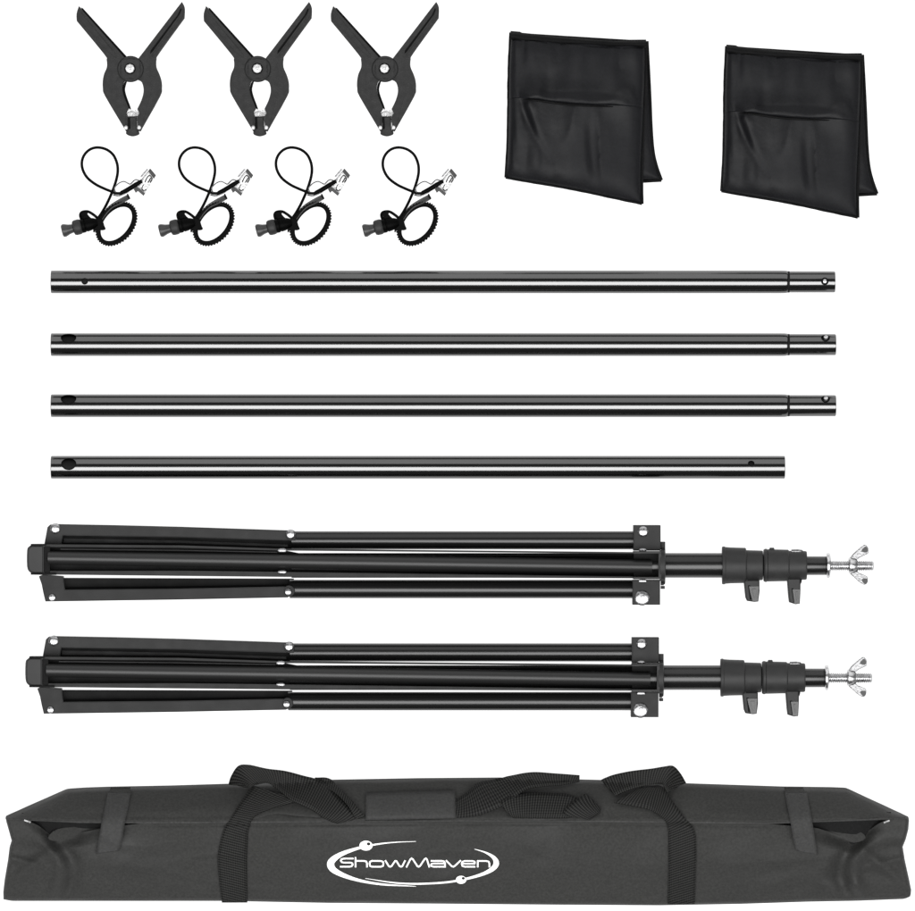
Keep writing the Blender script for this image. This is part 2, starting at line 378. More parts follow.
    def ring(k, j):
        th = 2*math.pi*k/N; tooth = 7.5 if (k//2) % 2 else 0
        pro = [(150, 92, 0), (150, 92, 6.2), (158, 100, 7), (180+tooth, 126+tooth, 7), (184+tooth, 130+tooth, 6), (184+tooth, 130+tooth, 0)][j]
        return W(*Z(*ell(th, pro[0], pro[1])), pro[2])
    bm = bmesh.new()
    vs = [[bm.verts.new(ring(k, j)) for j in range(6)] for k in range(N)]
    for k in range(N):
        for j in range(6): bm.faces.new((vs[k][j], vs[(k+1) % N][j], vs[(k+1) % N][(j+1) % 6], vs[k][(j+1) % 6]))
    obj('toothed_ring', bm, 'rubber_dark', t)
    bm = bmesh.new(); extrude(bm, smooth_poly(Zp([(352, 640), (395, 640), (414, 690), (424, 714), (400, 724), (352, 722), (335, 742), (330, 720)]), 2), 0, 9, .8)
    obj('ring_buckle', bm, 'rubber_dark', t)
    A = spline(Zp([(372, 640, 1), (410, 580, 1), (455, 530, 1), (520, 488, 1), (588, 452, 1)]), 5)
    B = spline(Zp([(398, 642, 8), (436, 590, 8), (480, 548, 8), (545, 518, 8), (606, 484, 8)]), 5)
    bm = bmesh.new(); n = len(A)-1
    grid_mesh(bm, lambda a, b: W(*[lerp(x, y, b) for x, y in zip(A[round(a*n)], B[round(a*n)])]), n, 3)
    o = obj('strap_tail', bm, 'grey_gloss', t); md = o.modifiers.new('thickness', 'SOLIDIFY'); md.thickness = .0008
    bm = bmesh.new(); extrude(bm, Zp([(584, 450), (593, 446), (612, 482), (603, 488)]), 0, 8.4, .3)
    obj('tail_tip', bm, 'rubber_dark', t)
    return t
k0 = build_clip()
for du, lab in ((97.2, 'second from the left of four elastic cord clips, under the middle clamp'),
                (194.1, 'third from the left of four elastic cord clips, between its two neighbours'),
                (300.9, 'last on the right of four elastic cord clips, under the rightmost clamp')):
    c = copy_tree(k0); c.location = W(105+du, 200, 0); c['label'] = lab

# ------------------------------------------------------------------ sandbags
def build_sandbag():
    g = 'pair of saddle sandbags'
    t = thing('sandbag', 'higher, left one of two black nylon sandbags with a flap pocket', 'sandbag', 575, 115, g)
    PLH = .955
    def q(u, v): return (490+u/4.14, u*0+v/4.14)
    top = [q(*p) for p in ((84, 136), (150, 142), (250, 152), (380, 163), (520, 172), (645, 172))]
    bot = [q(*p) for p in ((64, 736), (140, 750), (250, 768), (380, 792), (500, 818), (628, 845))]
    lef = [q(*p) for p in ((64, 736), (72, 600), (75, 450), (77, 300), (84, 136))]
    rig = [q(*p) for p in ((630, 845), (628, 700), (634, 560), (640, 420), (644, 300), (645, 172))]
    def onspl(pl, t):
        s = spline(pl, 12); f = t*(len(s)-1); i = min(int(f), len(s)-2); return tuple(lerp(a, b, f-i) for a, b in zip(s[i], s[i+1]))
    def coons(a, b):     # a: left-right, b: bottom-top
        B, T, L, R = onspl(bot, a), onspl(top, a), onspl(lef, b), onspl(rig, b)
        c00, c10, c01, c11 = lef[0], rig[0], lef[-1], rig[-1]
        return tuple((1-b)*B[i]+b*T[i]+(1-a)*L[i]+a*R[i]-((1-a)*(1-b)*c00[i]+a*(1-b)*c10[i]+(1-a)*b*c01[i]+a*b*c11[i]) for i in (0, 1))
    def zf(a, b, u, v):
        e = min(a, 1-a, b, 1-b)
        rnd = lambda x, w: math.sqrt(max(0, 1-(1-min(1, x/w))**2))
        puff = rnd(min(a, 1-a), .13)*rnd(min(b, 1-b), .13)
        z = 11+9*puff+4*math.sin(math.pi*a)*math.sin(math.pi*b)
        # hanging folds: broad vertical pleats that fade out to the edges
        env = sstep(0, .18, b)*sstep(0, .12, a)*sstep(0, .10, 1-a)
        bb = 1-.55*b
        z += env*bb*1.7*math.sin((a-.05*b)*25+2.2*noise.noise((a*3, b*2, 1)))*(.6+.9*noise.noise((a*4, b*1.2, 7)))
        z += env*2.2*noise.noise((a*7+b*1.5, b*2.6, 3))
        z += env*(1-b)*1.9*max(-.3, math.sin((a+.10*b)*30+2*noise.noise((a*4, b*2, 6))))*sstep(-.15, .35, noise.noise((a*5, b*1.6, 15)))*sstep(.75, .5, b)
        z += env*2.0*(.5-abs(noise.noise((a*6+.6*b, b*1.7, 31))))**2*4*sstep(.8, .5, b)
        # diagonal drag from the pocket corner towards the lower middle
        d = (a-.10)*.82-(.62-b)*.52
        z -= 2.6*math.exp(-(d/.035)**2)*sstep(.12, .3, b)*sstep(.66, .5, b)
        d2 = (a-.24)*.9-(.60-b)*.25
        z += 2.8*math.exp(-(d2/.04)**2)*sstep(.15, .3, b)*sstep(.62, .5, b)
        return z
    bm = bmesh.new()
    def front(a, b):
        u, v = coons(a, b); return W(u, v, zf(a, b, u, v))
    grid_mesh(bm, front, 90, 90)
    o = obj('front_panel', bm, 'nylon', t)
    md = o.modifiers.new('thickness', 'SOLIDIFY'); md.thickness = .002; md.offset = -1
    # pocket flap over the upper part
    bm = bmesh.new()
    def lowedge(a): return .555+.006*math.sin(a*9)+.012*(1-a) -.03*math.exp(-((a-.12)/.10)**2)*0
    def flap(a, b):
        aa = lerp(.012, .988, a); c = lerp(lowedge(a), PLH, b)
        u, v = coons(aa, c)
        lift = 1.1+1.4*math.exp(-((b-.07)/.06)**2)*sstep(.1, .25, a)*sstep(.9, .75, a)+1.7*sstep(.5, 0, b)*sstep(0.04, .22, a)*sstep(1, .8, a)
        hang = 1.1*math.sin(aa*27+2*noise.noise((aa*4, c*3, 2)))*sstep(.0, .12, b)*(.5+.5*b)
        gz = aa*34+3*noise.noise((aa*5, 2, 9))
        hang += 1.2*sstep(.35, .9, b)*max(-.2, math.sin(gz))*(.5+.8*noise.noise((aa*6, 1, 3)))
        hang -= .45*math.exp(-((b-.16+.05*math.sin(aa*7))/.03)**2)*sstep(.25, .4, aa)*sstep(.85, .6, aa)
        hang += 1.6*noise.noise((aa*6, c*5, 11))
        return W(u, v, zf(aa, c, u, v)+lift+hang*sstep(0, .15, a)*sstep(1, .85, a))
    grid_mesh(bm, flap, 80, 30)
    o = obj('pocket_flap', bm, 'nylon', t); md = o.modifiers.new('thickness', 'SOLIDIFY'); md.thickness = .0016; md.offset = -1
    # dark piping drawn in place of the shadow under the flap
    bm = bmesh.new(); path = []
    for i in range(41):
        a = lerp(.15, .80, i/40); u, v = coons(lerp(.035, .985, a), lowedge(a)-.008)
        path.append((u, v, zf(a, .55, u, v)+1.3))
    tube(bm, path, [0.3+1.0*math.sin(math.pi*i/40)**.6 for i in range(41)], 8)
    obj('flap_shadow_piping', bm, 'nylon_dark', t)
    # top hem band
    bm = bmesh.new()
    def hem(a, b):
        c = lerp(PLH, 1.0, b); u, v = coons(a, c)
        return W(u, v+1.2*math.sin(a*6)*(1-b), 14+5.5*math.sin(math.pi*(.15+.75*b))+.8*noise.noise((a*8, b, 4)))
    grid_mesh(bm, hem, 60, 8)
    o = obj('top_hem', bm, 'nylon_dark', t); md = o.modifiers.new('thickness', 'SOLIDIFY'); md.thickness = .004; md.offset = -1
    # bound edges
    bm = bmesh.new()
    for pl in (lef, rig, bot):
        s = spline(pl, 10); tube(bm, [(p[0]+.35*noise.noise((p[1]/9, 0, 2)), p[1]+.3*noise.noise((p[0]/9, 5, 2)), 11.5) for p in s], 1.35, 10)
    obj('edge_binding', bm, 'nylon_dark', t)
    bm = bmesh.new()
    s = [onspl(top, i/40) for i in range(41)]; tube(bm, [(p[0], p[1]+.8, 13) for p in s], [2.4 if i < 6 or i > 34 else 1.5 for i in range(41)], 10)
    obj('top_piping', bm, 'nylon_dark', t)
    # rear panel lying beneath, its foot showing at the right
    rt = [q(*p) for p in ((90, 138), (645, 170))]
    bm = bmesh.new()
    rr = [q(*p) for p in ((710, 746), (690, 690), (676, 630), (668, 540), (662, 400), (656, 280), (650, 170))]
    rl = [q(*p) for p in ((150, 735), (130, 500), (100, 136))]
    def rear(a, b):
        L, R = onspl(rl, b), onspl(rr, b); u, v = lerp(L[0], R[0], a), lerp(L[1], R[1], a)
        v += 4*(a*(1-a))*(1-b)
        e = min(1-a, b)/.12
        return W(u, v, 1.6+6.5*math.sqrt(max(0, 1-(1-min(1, e))**2))+1.5*noise.noise((a*9, b*5, 8)))
    grid_mesh(bm, rear, 60, 60)
    o = obj('rear_panel', bm, 'nylon', t); md = o.modifiers.new('thickness', 'SOLIDIFY'); md.thickness = .0015; md.offset = -1
    bm = bmesh.new(); s = spline(rr, 10); tube(bm, [(p[0], p[1], 1.8) for p in s], 1.7, 10)
    tube(bm, [(*q(710, 746), 1.8), (*q(640, 750), 1.8), (*q(500, 744), 1.8)], 1.7, 10)
    obj('rear_binding', bm, 'nylon_dark', t)
    return t
s0 = build_sandbag()
s1 = copy_tree(s0); s1.location = W(575+215.5, 115+13.6, 0); s1['label'] = 'lower, right one of two black nylon sandbags with a flap pocket'

# ------------------------------------------------------------------ crossbar tubes
def build_bar(v, u1, holes, label, stepped, buttons=()):
    zc = 11.6; R = 11.5
    t = thing('crossbar_tube', label, 'tube', 440, v, 'black steel crossbar tubes')
    u0 = 51.6
    hr = [(h[0]+d, R) for h in sorted(holes) if h[0] < 785 for d in (-h[2]-2.5, h[2]+2.5)]
    if stepped:
        bm = bmesh.new()
        prof = [(u0+.2, 9.9), (u0, 10.2), (u0, 11.0), (u0+.5, R), *hr, (780, R), (784.6, 11.4), (786.4, 11.15), (787, 10.8), (787, 9.9), *[(h[0], 9.9) for h in hr[::-1]], (u0+.2, 9.9)]
        lathe(bm, prof, v, zc, 64)
    else:
        bm = bmesh.new(); prof = [(u0+.2, 9.9), (u0, 10.2), (u0, 11.0), (u0+.5, R), *hr, (u1-.5, R), (u1, 11.0), (u1, 10.2), (u1-.2, 9.9), *[(h[0], 9.9) for h in hr[::-1]], (u0+.2, 9.9)]
        lathe(bm, prof, v, zc, 64)
    o = obj('main_tube', bm, 'tube', t)
    ins = None
    if stepped:
        bm = bmesh.new(); prof = [(788.6, 9.2), (788.6, 10.5), (789.4, 10.6), (790.4, 10.7), (u1-1.2, 10.7), (u1-.3, 10.4), (u1, 9.9), (u1, 9.4), (u1-.3, 9.2), (788.6, 9.2)]
        lathe(bm, prof, v, zc, 64); ins = obj('reduced_end', bm, 'tube', t)
    bpy.context.view_layer.update()
    cm, ci = [], []
    for u, dv, ru, rv in holes:
        bm = bmesh.new(); ang = math.asin(max(-1, min(1, dv/R)))   # hole axis is normal to the tube wall
        d = Vector((0, -math.sin(ang), math.cos(ang))); ax = Vector((0, d.z, -d.y)); c = W(u, v, zc)
        loop = [2*math.pi*k/32 for k in range(32)]
        A = [bm.verts.new(c+d*.004+Vector((1, 0, 0))*ru*MM*math.cos(a)+ax*rv*MM*math.sin(a)) for a in loop]
        B = [bm.verts.new(c+d*.016+Vector((1, 0, 0))*ru*MM*math.cos(a)+ax*rv*MM*math.sin(a)) for a in loop]
        for k in range(32): bm.faces.new((A[k], A[(k+1) % 32], B[(k+1) % 32], B[k]))
        bm.faces.new(A); bm.faces.new(B)
        cut = obj('hole_cutter', bm, 'matte', t, smooth=False)
        (ci if (stepped and u > 787) else cm).append(cut)
    bpy.context.view_layer.update()
    if cm: boolean_cut(o, cm)
    if ci: boolean_cut(ins, ci)
    # black filler in the hollow tube stands in for shade in the holes
    bm = bmesh.new(); lathe(bm, [(u0+6, 0), (u0+6, 8.6), ((u1 if not stepped else 786)-6, 8.6), ((u1 if not stepped else 786)-6, 0)], v, zc, 32)
    obj('hole_shade_fill', bm, 'matte', t)
    if stepped:
        bm = bmesh.new(); lathe(bm, [(786, 0), (786, 8.3), (u1-4, 8.3), (u1-4, 0)], v, zc, 32)
        obj('hole_shade_fill', bm, 'matte', ins)
        bm = bmesh.new(); lathe(bm, [(786, 0), (786, 10.75), (789, 10.75), (789, 0)], v, zc, 48)
        obj('joint_groove', bm, 'matte', ins)
    for u, dv, r in buttons:
        ang = math.asin(dv/R); d = Vector((0, -math.sin(ang), math.cos(ang))); ax = Vector((0, d.z, -d.y)); c = W(u, v, zc)
        bm = bmesh.new(); rings = []
        for rr, h in ((r, 7.5), (r, 11.2), (r*.85, 12.0), (r*.45, 12.5)):
            rings.append([bm.verts.new(c+d*h*MM+(Vector((1, 0, 0))*math.cos(a)+ax*math.sin(a))*rr*MM) for a in [2*math.pi*k/20 for k in range(20)]])
        for P, Q in zip(rings, rings[1:]):
            for k in range(20): bm.faces.new((P[k], P[(k+1) % 20], Q[(k+1) % 20], Q[k]))
        bm.faces.new(rings[-1]); bm.faces.new(rings[0])
        obj('spring_button', bm, 'stud', ins or t)
    return t
build_bar(282.1, 834.6, [(85.8, -.4, 3.3, 3.3), (823.8, -.4, 3.8, 3.8)], 'topmost of four black steel crossbar tubes, silver button centred on its stepped end', True, [(823.8, -.4, 2.3)])
build_bar(344.8, 835.4, [(69.5, -7.0, 7.8, 6.0), (824.6, -7.4, 4.4, 4.4)], 'second black steel crossbar tube from the top, large hole at its left end', True, [(825.0, -7.4, 2.5)])
build_bar(405.8, 835.4, [(69.5, -7.0, 7.8, 6.0), (824.6, -7.4, 4.4, 4.4)], 'third black steel crossbar tube from the top, just above the short tube', True, [(825.0, -7.4, 2.5)])
build_bar(467.3, 784.4, [(69.8, -3.6, 7.6, 6.2), (750.4, -4.0, 3.3, 3.0)], 'shortest and lowest crossbar tube, without a stepped end, lying above the light stands', False)

# ------------------------------------------------------------------ light stands
def build_stand():
    t = thing('light_stand', 'upper one of two folded black light stands, just below the shortest tube', 'light stand', 450, 565, 'folded light stands')
    zc = 19.5; vc = 565.2
    # telescopic column
    bm = bmesh.new(); lathe(bm, [(292, 0), (292, 12.4), (640, 12.4), (723, 12.4), (723, 0)], vc, zc, 48)
    obj('column', bm, 'legtube', t)
    bm = bmesh.new(); lathe(bm, [(800, 0), (800, 9.4), (825.4, 9.4), (826, 9.0), (826, 0)], vc+.3, zc, 40)
    obj('inner_column', bm, 'legtube', t)
    # three legs
    def rivet(parent, u, v, r, z0, slot=True):
        bm = bmesh.new(); bolt_head(bm, u, v, r, z0, 2.2, slot); obj('rivet', bm, 'rivet', parent)
    # upper side leg
    bm = bmesh.new(); lathe(bm, [(292, 0), (292, 9.1), (640, 9.1), (640, 0)], 540.2, 13, 36)
    L = obj('leg', bm, 'legtube', t)
    bm = bmesh.new()
    extrude(bm, [(48.6, 527), (51.2, 524.5), (56, 524), (120, 525.2), (180, 526.7), (291, 530.4), (296, 532.5), (296, 540.5), (180, 537.0), (64, 535.2), (62, 545.6), (45.2, 545.6)], 2, 23, .7)
    Bc = obj('leg_channel', bm, 'paint', L)
    bm = bmesh.new(); extrude(bm, [(62, 535), (180, 536.8), (296, 540.4), (296, 549), (276, 549.2), (180, 547.6), (62, 546)], 2, 12, .3)
    obj('channel_web', bm, 'matte', Bc)  # black web holds the channel's inner shadow in its colour
    bm = bmesh.new(); extrude(bm, [(64, 538.2), (180, 540.4), (288, 544.5), (288, 546.8), (180, 543.0), (64, 542.6)], 11, 15, .6)
    obj('channel_lip', bm, 'paint', Bc)
    bm = bmesh.new(); lathe_z(bm, 291.2, 535.2, [(5.4, 3), (5.4, 22.8), (5.0, 23.2), (0, 23.4)], 28)
    obj('hinge_plate', bm, 'paint', Bc)
    rivet(Bc, 56.6, 528.4, 5.3, 22.9); rivet(Bc, 291, 534.2, 4.9, 23.2)
    # lower side leg
    bm = bmesh.new(); lathe(bm, [(290, 0), (290, 9.3), (640, 9.3), (640, 0)], 588.9, 13, 36)
    L = obj('leg', bm, 'legtube', t)
    bm = bmesh.new()
    extrude(bm, [(46.5, 601.2), (44.4, 592), (42.8, 584), (40.0, 576.0), (44, 574.4), (64, 576.0), (66, 589.4), (180, 588.4), (291, 586.2), (294, 588), (294, 594), (288, 597.2), (180, 599.3)], 2, 23, .7)
    Bc = obj('leg_channel', bm, 'paint', L)
    bm = bmesh.new(); extrude(bm, [(60, 577.8), (180, 578.2), (294, 578.6), (294, 588), (180, 589), (60, 590)], 2, 11, .3)
    obj('channel_web', bm, 'matte', Bc)
    bm = bmesh.new(); extrude(bm, [(68, 587.2), (180, 586.4), (290, 584.6), (290, 585.6), (180, 587.6), (68, 588.6)], 10, 14, .3)
    obj('channel_lip', bm, 'plastic_dark', Bc)
    bm = bmesh.new(); lathe_z(bm, 289.6, 590.6, [(5.8, 3), (5.8, 22.6), (5.2, 23.2), (0, 23.4)], 28)
    obj('hinge_plate', bm, 'paint', Bc)
    rivet(Bc, 53.2, 597, 3.6, 22.9); rivet(Bc, 288.6, 591.4, 3.5, 23.2)
    # front leg lying over the column
    bm = bmesh.new(); lathe(bm, [(50, 0), (50, 6.8), (300, 7.2), (651, 6.6), (651, 0)], 557.4, 37.5, 40, slope=(566.0-557.4)/600, u0=50)
    L = obj('leg', bm, 'frontleg', t, label='front leg lying over the column')
    bm = bmesh.new(); extrude(bm, [(44, 543.9), (180, 545.0), (285, 548.4), (640, 551.9), (640, 553.3), (285, 550.2), (180, 547.2), (44, 546.6)], 26, 39, .4)
    extrude(bm, [(44, 570.4), (180, 570.2), (285, 571.4), (640, 576.2), (640, 577.8), (285, 576.4), (180, 575.4), (44, 574.0)], 26, 39, .5)
    Bc = obj('leg_channel', bm, 'paint', L)
    bm = bmesh.new(); extrude(bm, [(44, 546.0), (180, 546.8), (285, 550), (300, 553), (300, 576.4), (285, 573), (180, 571), (44, 571)], 24, 28, .3)
    obj('channel_web', bm, 'matte', Bc)
    bm = bmesh.new(); extrude(bm, [(62, 548.3), (180, 549.6), (278, 551.4), (278, 552.4), (180, 550.4), (62, 549.4)], 27, 33, .2)
    obj('channel_lip', bm, 'collar', Bc)
    for v in (550.2, 571.6):
        bm = bmesh.new()
        lathe(bm, [(278.4, 0), (279, 1.4), (281, 2.2), (285, 2.3), (287, 1.5), (287.4, 0)], v, 39.6, 16)
        obj('rivet', bm, 'rivet', Bc)
    bm = bmesh.new(); extrude(bm, smooth_poly([(29.2, 550), (31, 546.2), (34, 544.4, 1), (46.5, 544.4, 1), (46.5, 573.4, 1), (36, 573.4, 1), (31.6, 571.4), (29.2, 566)], 3), 18, 42, 2.0, 3)
    obj('foot_cap', bm, 'rubber', L)
    bm = bmesh.new(); extrude(bm, [(33, 543.6), (48, 543.6), (48, 545.4), (33, 545.4)], 20, 42.6, .3); extrude(bm, [(33, 572.4), (58, 572.6), (58, 574.4), (33, 574.2)], 20, 42.6, .3)
    extrude(bm, [(45.6, 546), (52, 546), (52, 572), (45.6, 572)], 24, 40, .3)
    obj('cap_edge', bm, 'matte', L)
    # spreader bracket
    bm = bmesh.new(); box(bm, 632.9, 659.9, 525, 550.4, 1, 30, .8)
    P = obj('bracket', bm, 'paint', t); rivet(P, 642.5, 531.4, 5.4, 29.8)
    bm = bmesh.new(); box(bm, 632, 659.4, 579.6, 604.4, 1, 30, .8)
    Q = obj('bracket', bm, 'paint', t); rivet(Q, 641.4, 597.4, 7.7, 29.8)
    for v, r in ((549.6, 4.4), (580.4, 4.8)):
        bm = bmesh.new(); bolt_head(bm, 642, v, r, 29.6, 1.6, False)
        for q in bm.verts: q.co.y = W(0, v).y+(q.co.y-W(0, v).y)*.38
        obj('bolt', bm, 'rivet', P if v < 560 else Q)
    bm = bmesh.new(); box(bm, 632.6, 660.2, 551.0, 553.0, 8, 46, .3); box(bm, 632.6, 660.2, 576.4, 578.6, 8, 46, .3); box(bm, 657.4, 660.3, 553, 576.4, 8, 46.2, .3)
    P = obj('bracket_channel', bm, 'collar', t)
    bm = bmesh.new(); box(bm, 633, 657.2, 553.2, 576.2, 26, 31, .2); obj('channel_web', bm, 'matte', P)
    bm = bmesh.new(); lathe(bm, [(660.6, 0), (660.6, 18.3), (661.2, 19), (664, 19), (664.6, 18.3), (664.6, 0)], vc, zc, 48)
    box(bm, 660.4, 664.6, 541.6, 549.5, 8, 26, .4); box(bm, 660.4, 663.2, 578, 585, 8, 26, .4); box(bm, 660.4, 664.2, 585.8, 588.6, 8, 26, .3)
    obj('spreader_disc', bm, 'plastic', t)
    bm = bmesh.new(); lathe(bm, [(659, 0), (659, 15.4), (663.6, 15.4), (664.4, 14.4), (664.4, 12)], vc, zc+14, 40)
    obj('bracket_boss', bm, 'collar', t)
    # locking collars
    def collar(prof, kn, screw):
        bm = bmesh.new(); lathe(bm, prof, vc, zc, 56); c = obj('lock_collar', bm, 'collar', t, angle=25)
        bm = bmesh.new(); extrude(bm, kn[0], zc-6, zc+7, 1.2, 3)
        k = obj('lock_knob', bm, 'collar', c)
        for k2 in kn[1]:
            bm = bmesh.new(); extrude(bm, k2, zc+6, zc+10.5, 2.6, 4); obj('knob_rib', bm, 'knob', k)
            u_ = min(p[0] for p in k2); vs_ = [p[1] for p in k2]
            bm = bmesh.new(); extrude(bm, [(u_-1.0, min(vs_)-1), (u_+1.2, min(vs_)-1), (u_+3.0, max(vs_)-2), (u_+1.0, max(vs_)-1.4)], zc+6, zc+7.6, .3); obj('knob_groove', bm, 'plastic_dark', k)
        bm = bmesh.new(); lathe_z(bm, kn[2][0], kn[2][1], [(6.5, 8), (6.5, zc+4), (5, zc+6.5), (0, zc+7)], 24)
        obj('knob_stem', bm, 'matte', k)
        return c
    c1 = collar([(721.4, 12), (721.4, 18.6), (722.4, 19), (724.0, 19), (724.6, 18.4), (730, 18.0), (744.4, 17.6), (745.2, 17.0), (745.4, 15.3), (761.2, 14.8), (762, 14.2), (762, 11)],
           ([(742.8, 579.5), (758.6, 579.5), (758.7, 591), (757.4, 601.2), (753.2, 601.6), (746.2, 600.6), (744.6, 597)], [[(748, 586), (757.8, 586), (756.8, 600.5), (751.6, 600.8), (749.2, 592)]], (752.0, 580.5)), None)
    c2 = collar([(762.8, 12), (762.8, 15.6), (764, 16.6), (766.2, 16.6), (766.4, 15.8), (767, 16.2), (787, 15.7), (788, 15), (788.2, 14.6), (804.6, 14.4), (805.8, 13.8), (806, 9)],
           ([(786, 578), (799.6, 578), (799.4, 590), (798.8, 603.4), (794.4, 604), (788.2, 602), (787.4, 596)], [[(791.4, 589), (798.8, 589), (798.2, 603), (793.4, 603.2)]], (794.4, 580)), None)
    bm = bmesh.new(); lathe(bm, [(790.4, 0), (790.4, 2), (797, 2.2), (801, 1.6), (803, 0)], 551.2, zc+3, 12)
    obj('collar_screw', bm, 'chrome', c2)
    bm = bmesh.new(); lathe(bm, [(768, 0), (769, 2.4), (773, 2.4), (774, 0)], 549.8, zc+2, 12)
    obj('collar_nub', bm, 'collar', c2)
    # threaded stud, washer, wing nut
    bm = bmesh.new(); lathe(bm, [(825.6, 0), (825.6, 11.6), (826.2, 12.6), (828.2, 12.8), (829.2, 12.0), (829.8, 8), (829.8, 0)], vc, zc, 40)
    obj('washer', bm, 'stud', t)
    bm = bmesh.new(); prof = [(829, 0)]
    u = 829.0
    while u < 870.8: prof += [(u, 4.0), (u+.8, 5.3), (u+1.1, 5.3), (u+1.9, 4.0)]; u += 2.05
    prof += [(872.0, 4.4), (872.6, 3.6), (872.6, 0)]
    lathe(bm, prof, vc+.4, zc, 28); obj('threaded_stud', bm, 'stud', t)
    bm = bmesh.new(); lathe(bm, [(847.6, 4.6), (847.6, 7.6), (849, 8.4), (853.6, 7.6), (856, 6.2), (856, 4.6)], vc+.2, zc, 28)
    wn = obj('wing_nut', bm, 'stud', t)
    for sg in (-1, 1):
        pts = [(848.6, 6.4), (851, 10.2), (856, 15.4), (861, 19.4), (864.6, 20.8), (867.2, 17.6), (867.6, 12.6), (864.8, 10.4), (859.2, 8.0), (856.0, 5.6)]
        if sg > 0: pts = [(p[0]-.6, p[1]*.94) for p in pts]
        bm = bmesh.new(); extrude(bm, smooth_poly([(p[0], vc+sg*p[1]) for p in pts], 3), zc-1.6, zc+2.4, 1.2, 3)
        w = obj('wing', bm, 'chrome', wn)
        bm = bmesh.new(); extrude(bm, smooth_poly([(864.0, vc+sg*18.8), (866.4, vc+sg*16.8), (866.4, vc+sg*13.8), (864.2, vc+sg*12.9), (860.4, vc+sg*14.4)], 3), zc+2.2, zc+3.0, .3)
        obj('wing_face', bm, 'grey_gloss', w)
    return t
st = build_stand()
st2 = copy_tree(st); st2.location = W(448.4, 565+112, 0); st2['label'] = 'lower one of two folded black light stands, just above the carry bag'

# ------------------------------------------------------------------ carry bag
bag = thing('carry_bag', 'long black cloth carry bag with webbing handles and a white oval logo', 'bag', 457, 845)
ytop = [(5, 815.6), (20, 809.5), (44, 799), (67, 788.8), (85, 787.6), (108, 786.8), (170, 785.6), (229, 783.8), (321, 780), (420, 778.2), (500, 777.6), (600, 780), (682, 783.2), (783, 786.6), (830, 787.2), (846, 787.8), (870, 799), (892, 809), (908, 815.8)]
yflap = [(5, 816.6), (15, 817), (45, 818), (82, 819.4), (145, 820), (300, 819.2), (450, 818), (600, 818.6), (765, 820.6), (812, 818.8), (850, 817.6), (883, 816.6), (908, 816)]
yfront = [(5, 816.6), (15, 817.2), (27, 818.2), (38, 824), (46, 833), (53, 838.4), (64, 835.4), (80, 830), (105, 825.4), (128, 822.6), (145, 820.8), (200, 819.8), (300, 819.0), (450, 817.8), (600, 818.4), (720, 820), (768, 821.8), (790, 823.6), (816, 826), (838, 833), (855, 838.6), (862, 836), (868, 829.5), (876, 822.5), (886, 817.4), (908, 816.2)]
ybot = [(3, 899.4), (12, 901.2), (60, 901.2), (223, 901.2), (330, 903.2), (420, 903.8), (560, 905), (660, 905.6), (740, 904.2), (807, 902), (860, 901), (905, 899.2), (911, 896)]
xl = [(786, 5.6), (815, 5.6), (820, 6.4), (830, 9.2), (840, 11.8), (847, 9.6), (860, 8.0), (880, 4.6), (892, 3.2), (900, 3.4)]
xr = [(786, 907.6), (815, 907.8), (819, 909.0), (828, 908.2), (838, 905.6), (846, 902.6), (860, 904.8), (880, 909.2), (890, 911.2), (897, 910.6), (900, 909.4)]
def soft(tab, x, w=4):
    return (interp(tab, x-w)+2*interp(tab, x)+interp(tab, x+w))/4
def ridge(u): return 56+2.5*noise.noise((u/170, 1, 0))
def zfront(u, v):
    vr = soft(yflap, u); t = min(1, max(0, (v-vr)/(903-vr)))
    z = ridge(u)-36*t**1.25+5*math.sin(math.pi*t)
    endl = sstep(2, 95, u)*sstep(913, 818, u)
    z *= lerp(.80, 1, endl)
    # cloth: broad dents, long shallow ripples, folds in the two end gussets
    z += 4.0*noise.noise((u/110, v/40, 5))*(.4+.6*t)+1.9*noise.noise((u/34+v/50, v/18, 9))+.55*noise.noise((u/14, v/10, 2))+1.1*(.5-abs(noise.noise((u/75+v/130, v/26, 21))))**2*4*sstep(.05, .3, t)
    for c, s in ((0, 1), (914, -1)):
        d = (u-c)*s
        if d < 120:
            # curved crease where the end panel turns round the corner
            cx = 68-10*((v-868)/22)**2*(1 if v < 868 else .6)
            cx = max(cx, 8)
            wv = sstep(835, 850, v)*sstep(903, 884, v)
            z += 7.0*wv*(math.exp(-((d-cx+5)/8)**2)-.9*math.exp(-((d-cx-7)/9)**2))
            k = (d-28)*.6+(v-868)*.8
            z += 5.0*math.exp(-(k/5)**2)*sstep(8, 26, d)*sstep(66, 48, d)
            z -= 2.6*math.exp(-((d-30)/26)**2)*math.exp(-((v-846)/8)**2)
            k2 = (d-20)*.25-(v-858)
            z += 3.8*math.exp(-(k2/3.5)**2)*sstep(2, 12, d)*sstep(60, 36, d)
    z -= 1.2*math.exp(-((v-vr-3.2)/1.6)**2)*sstep(140, 170, u)*sstep(775, 745, u)     # stitched hem line below the opening
    return z
def zbag(u, v):
    vr = soft(yflap, u)
    if v >= vr: return zfront(u, v)
    vt = soft(ytop, u); t = min(1, max(0, (vr-v)/max(4, vr-vt)))
    return (ridge(u)-33*t**1.6)*lerp(.80, 1, sstep(2, 95, u)*sstep(913, 818, u))
def edge(z, d, w=5):
    k = min(1, max(0, d/w)); return z*math.sqrt(max(0, 1-(1-k)**2))
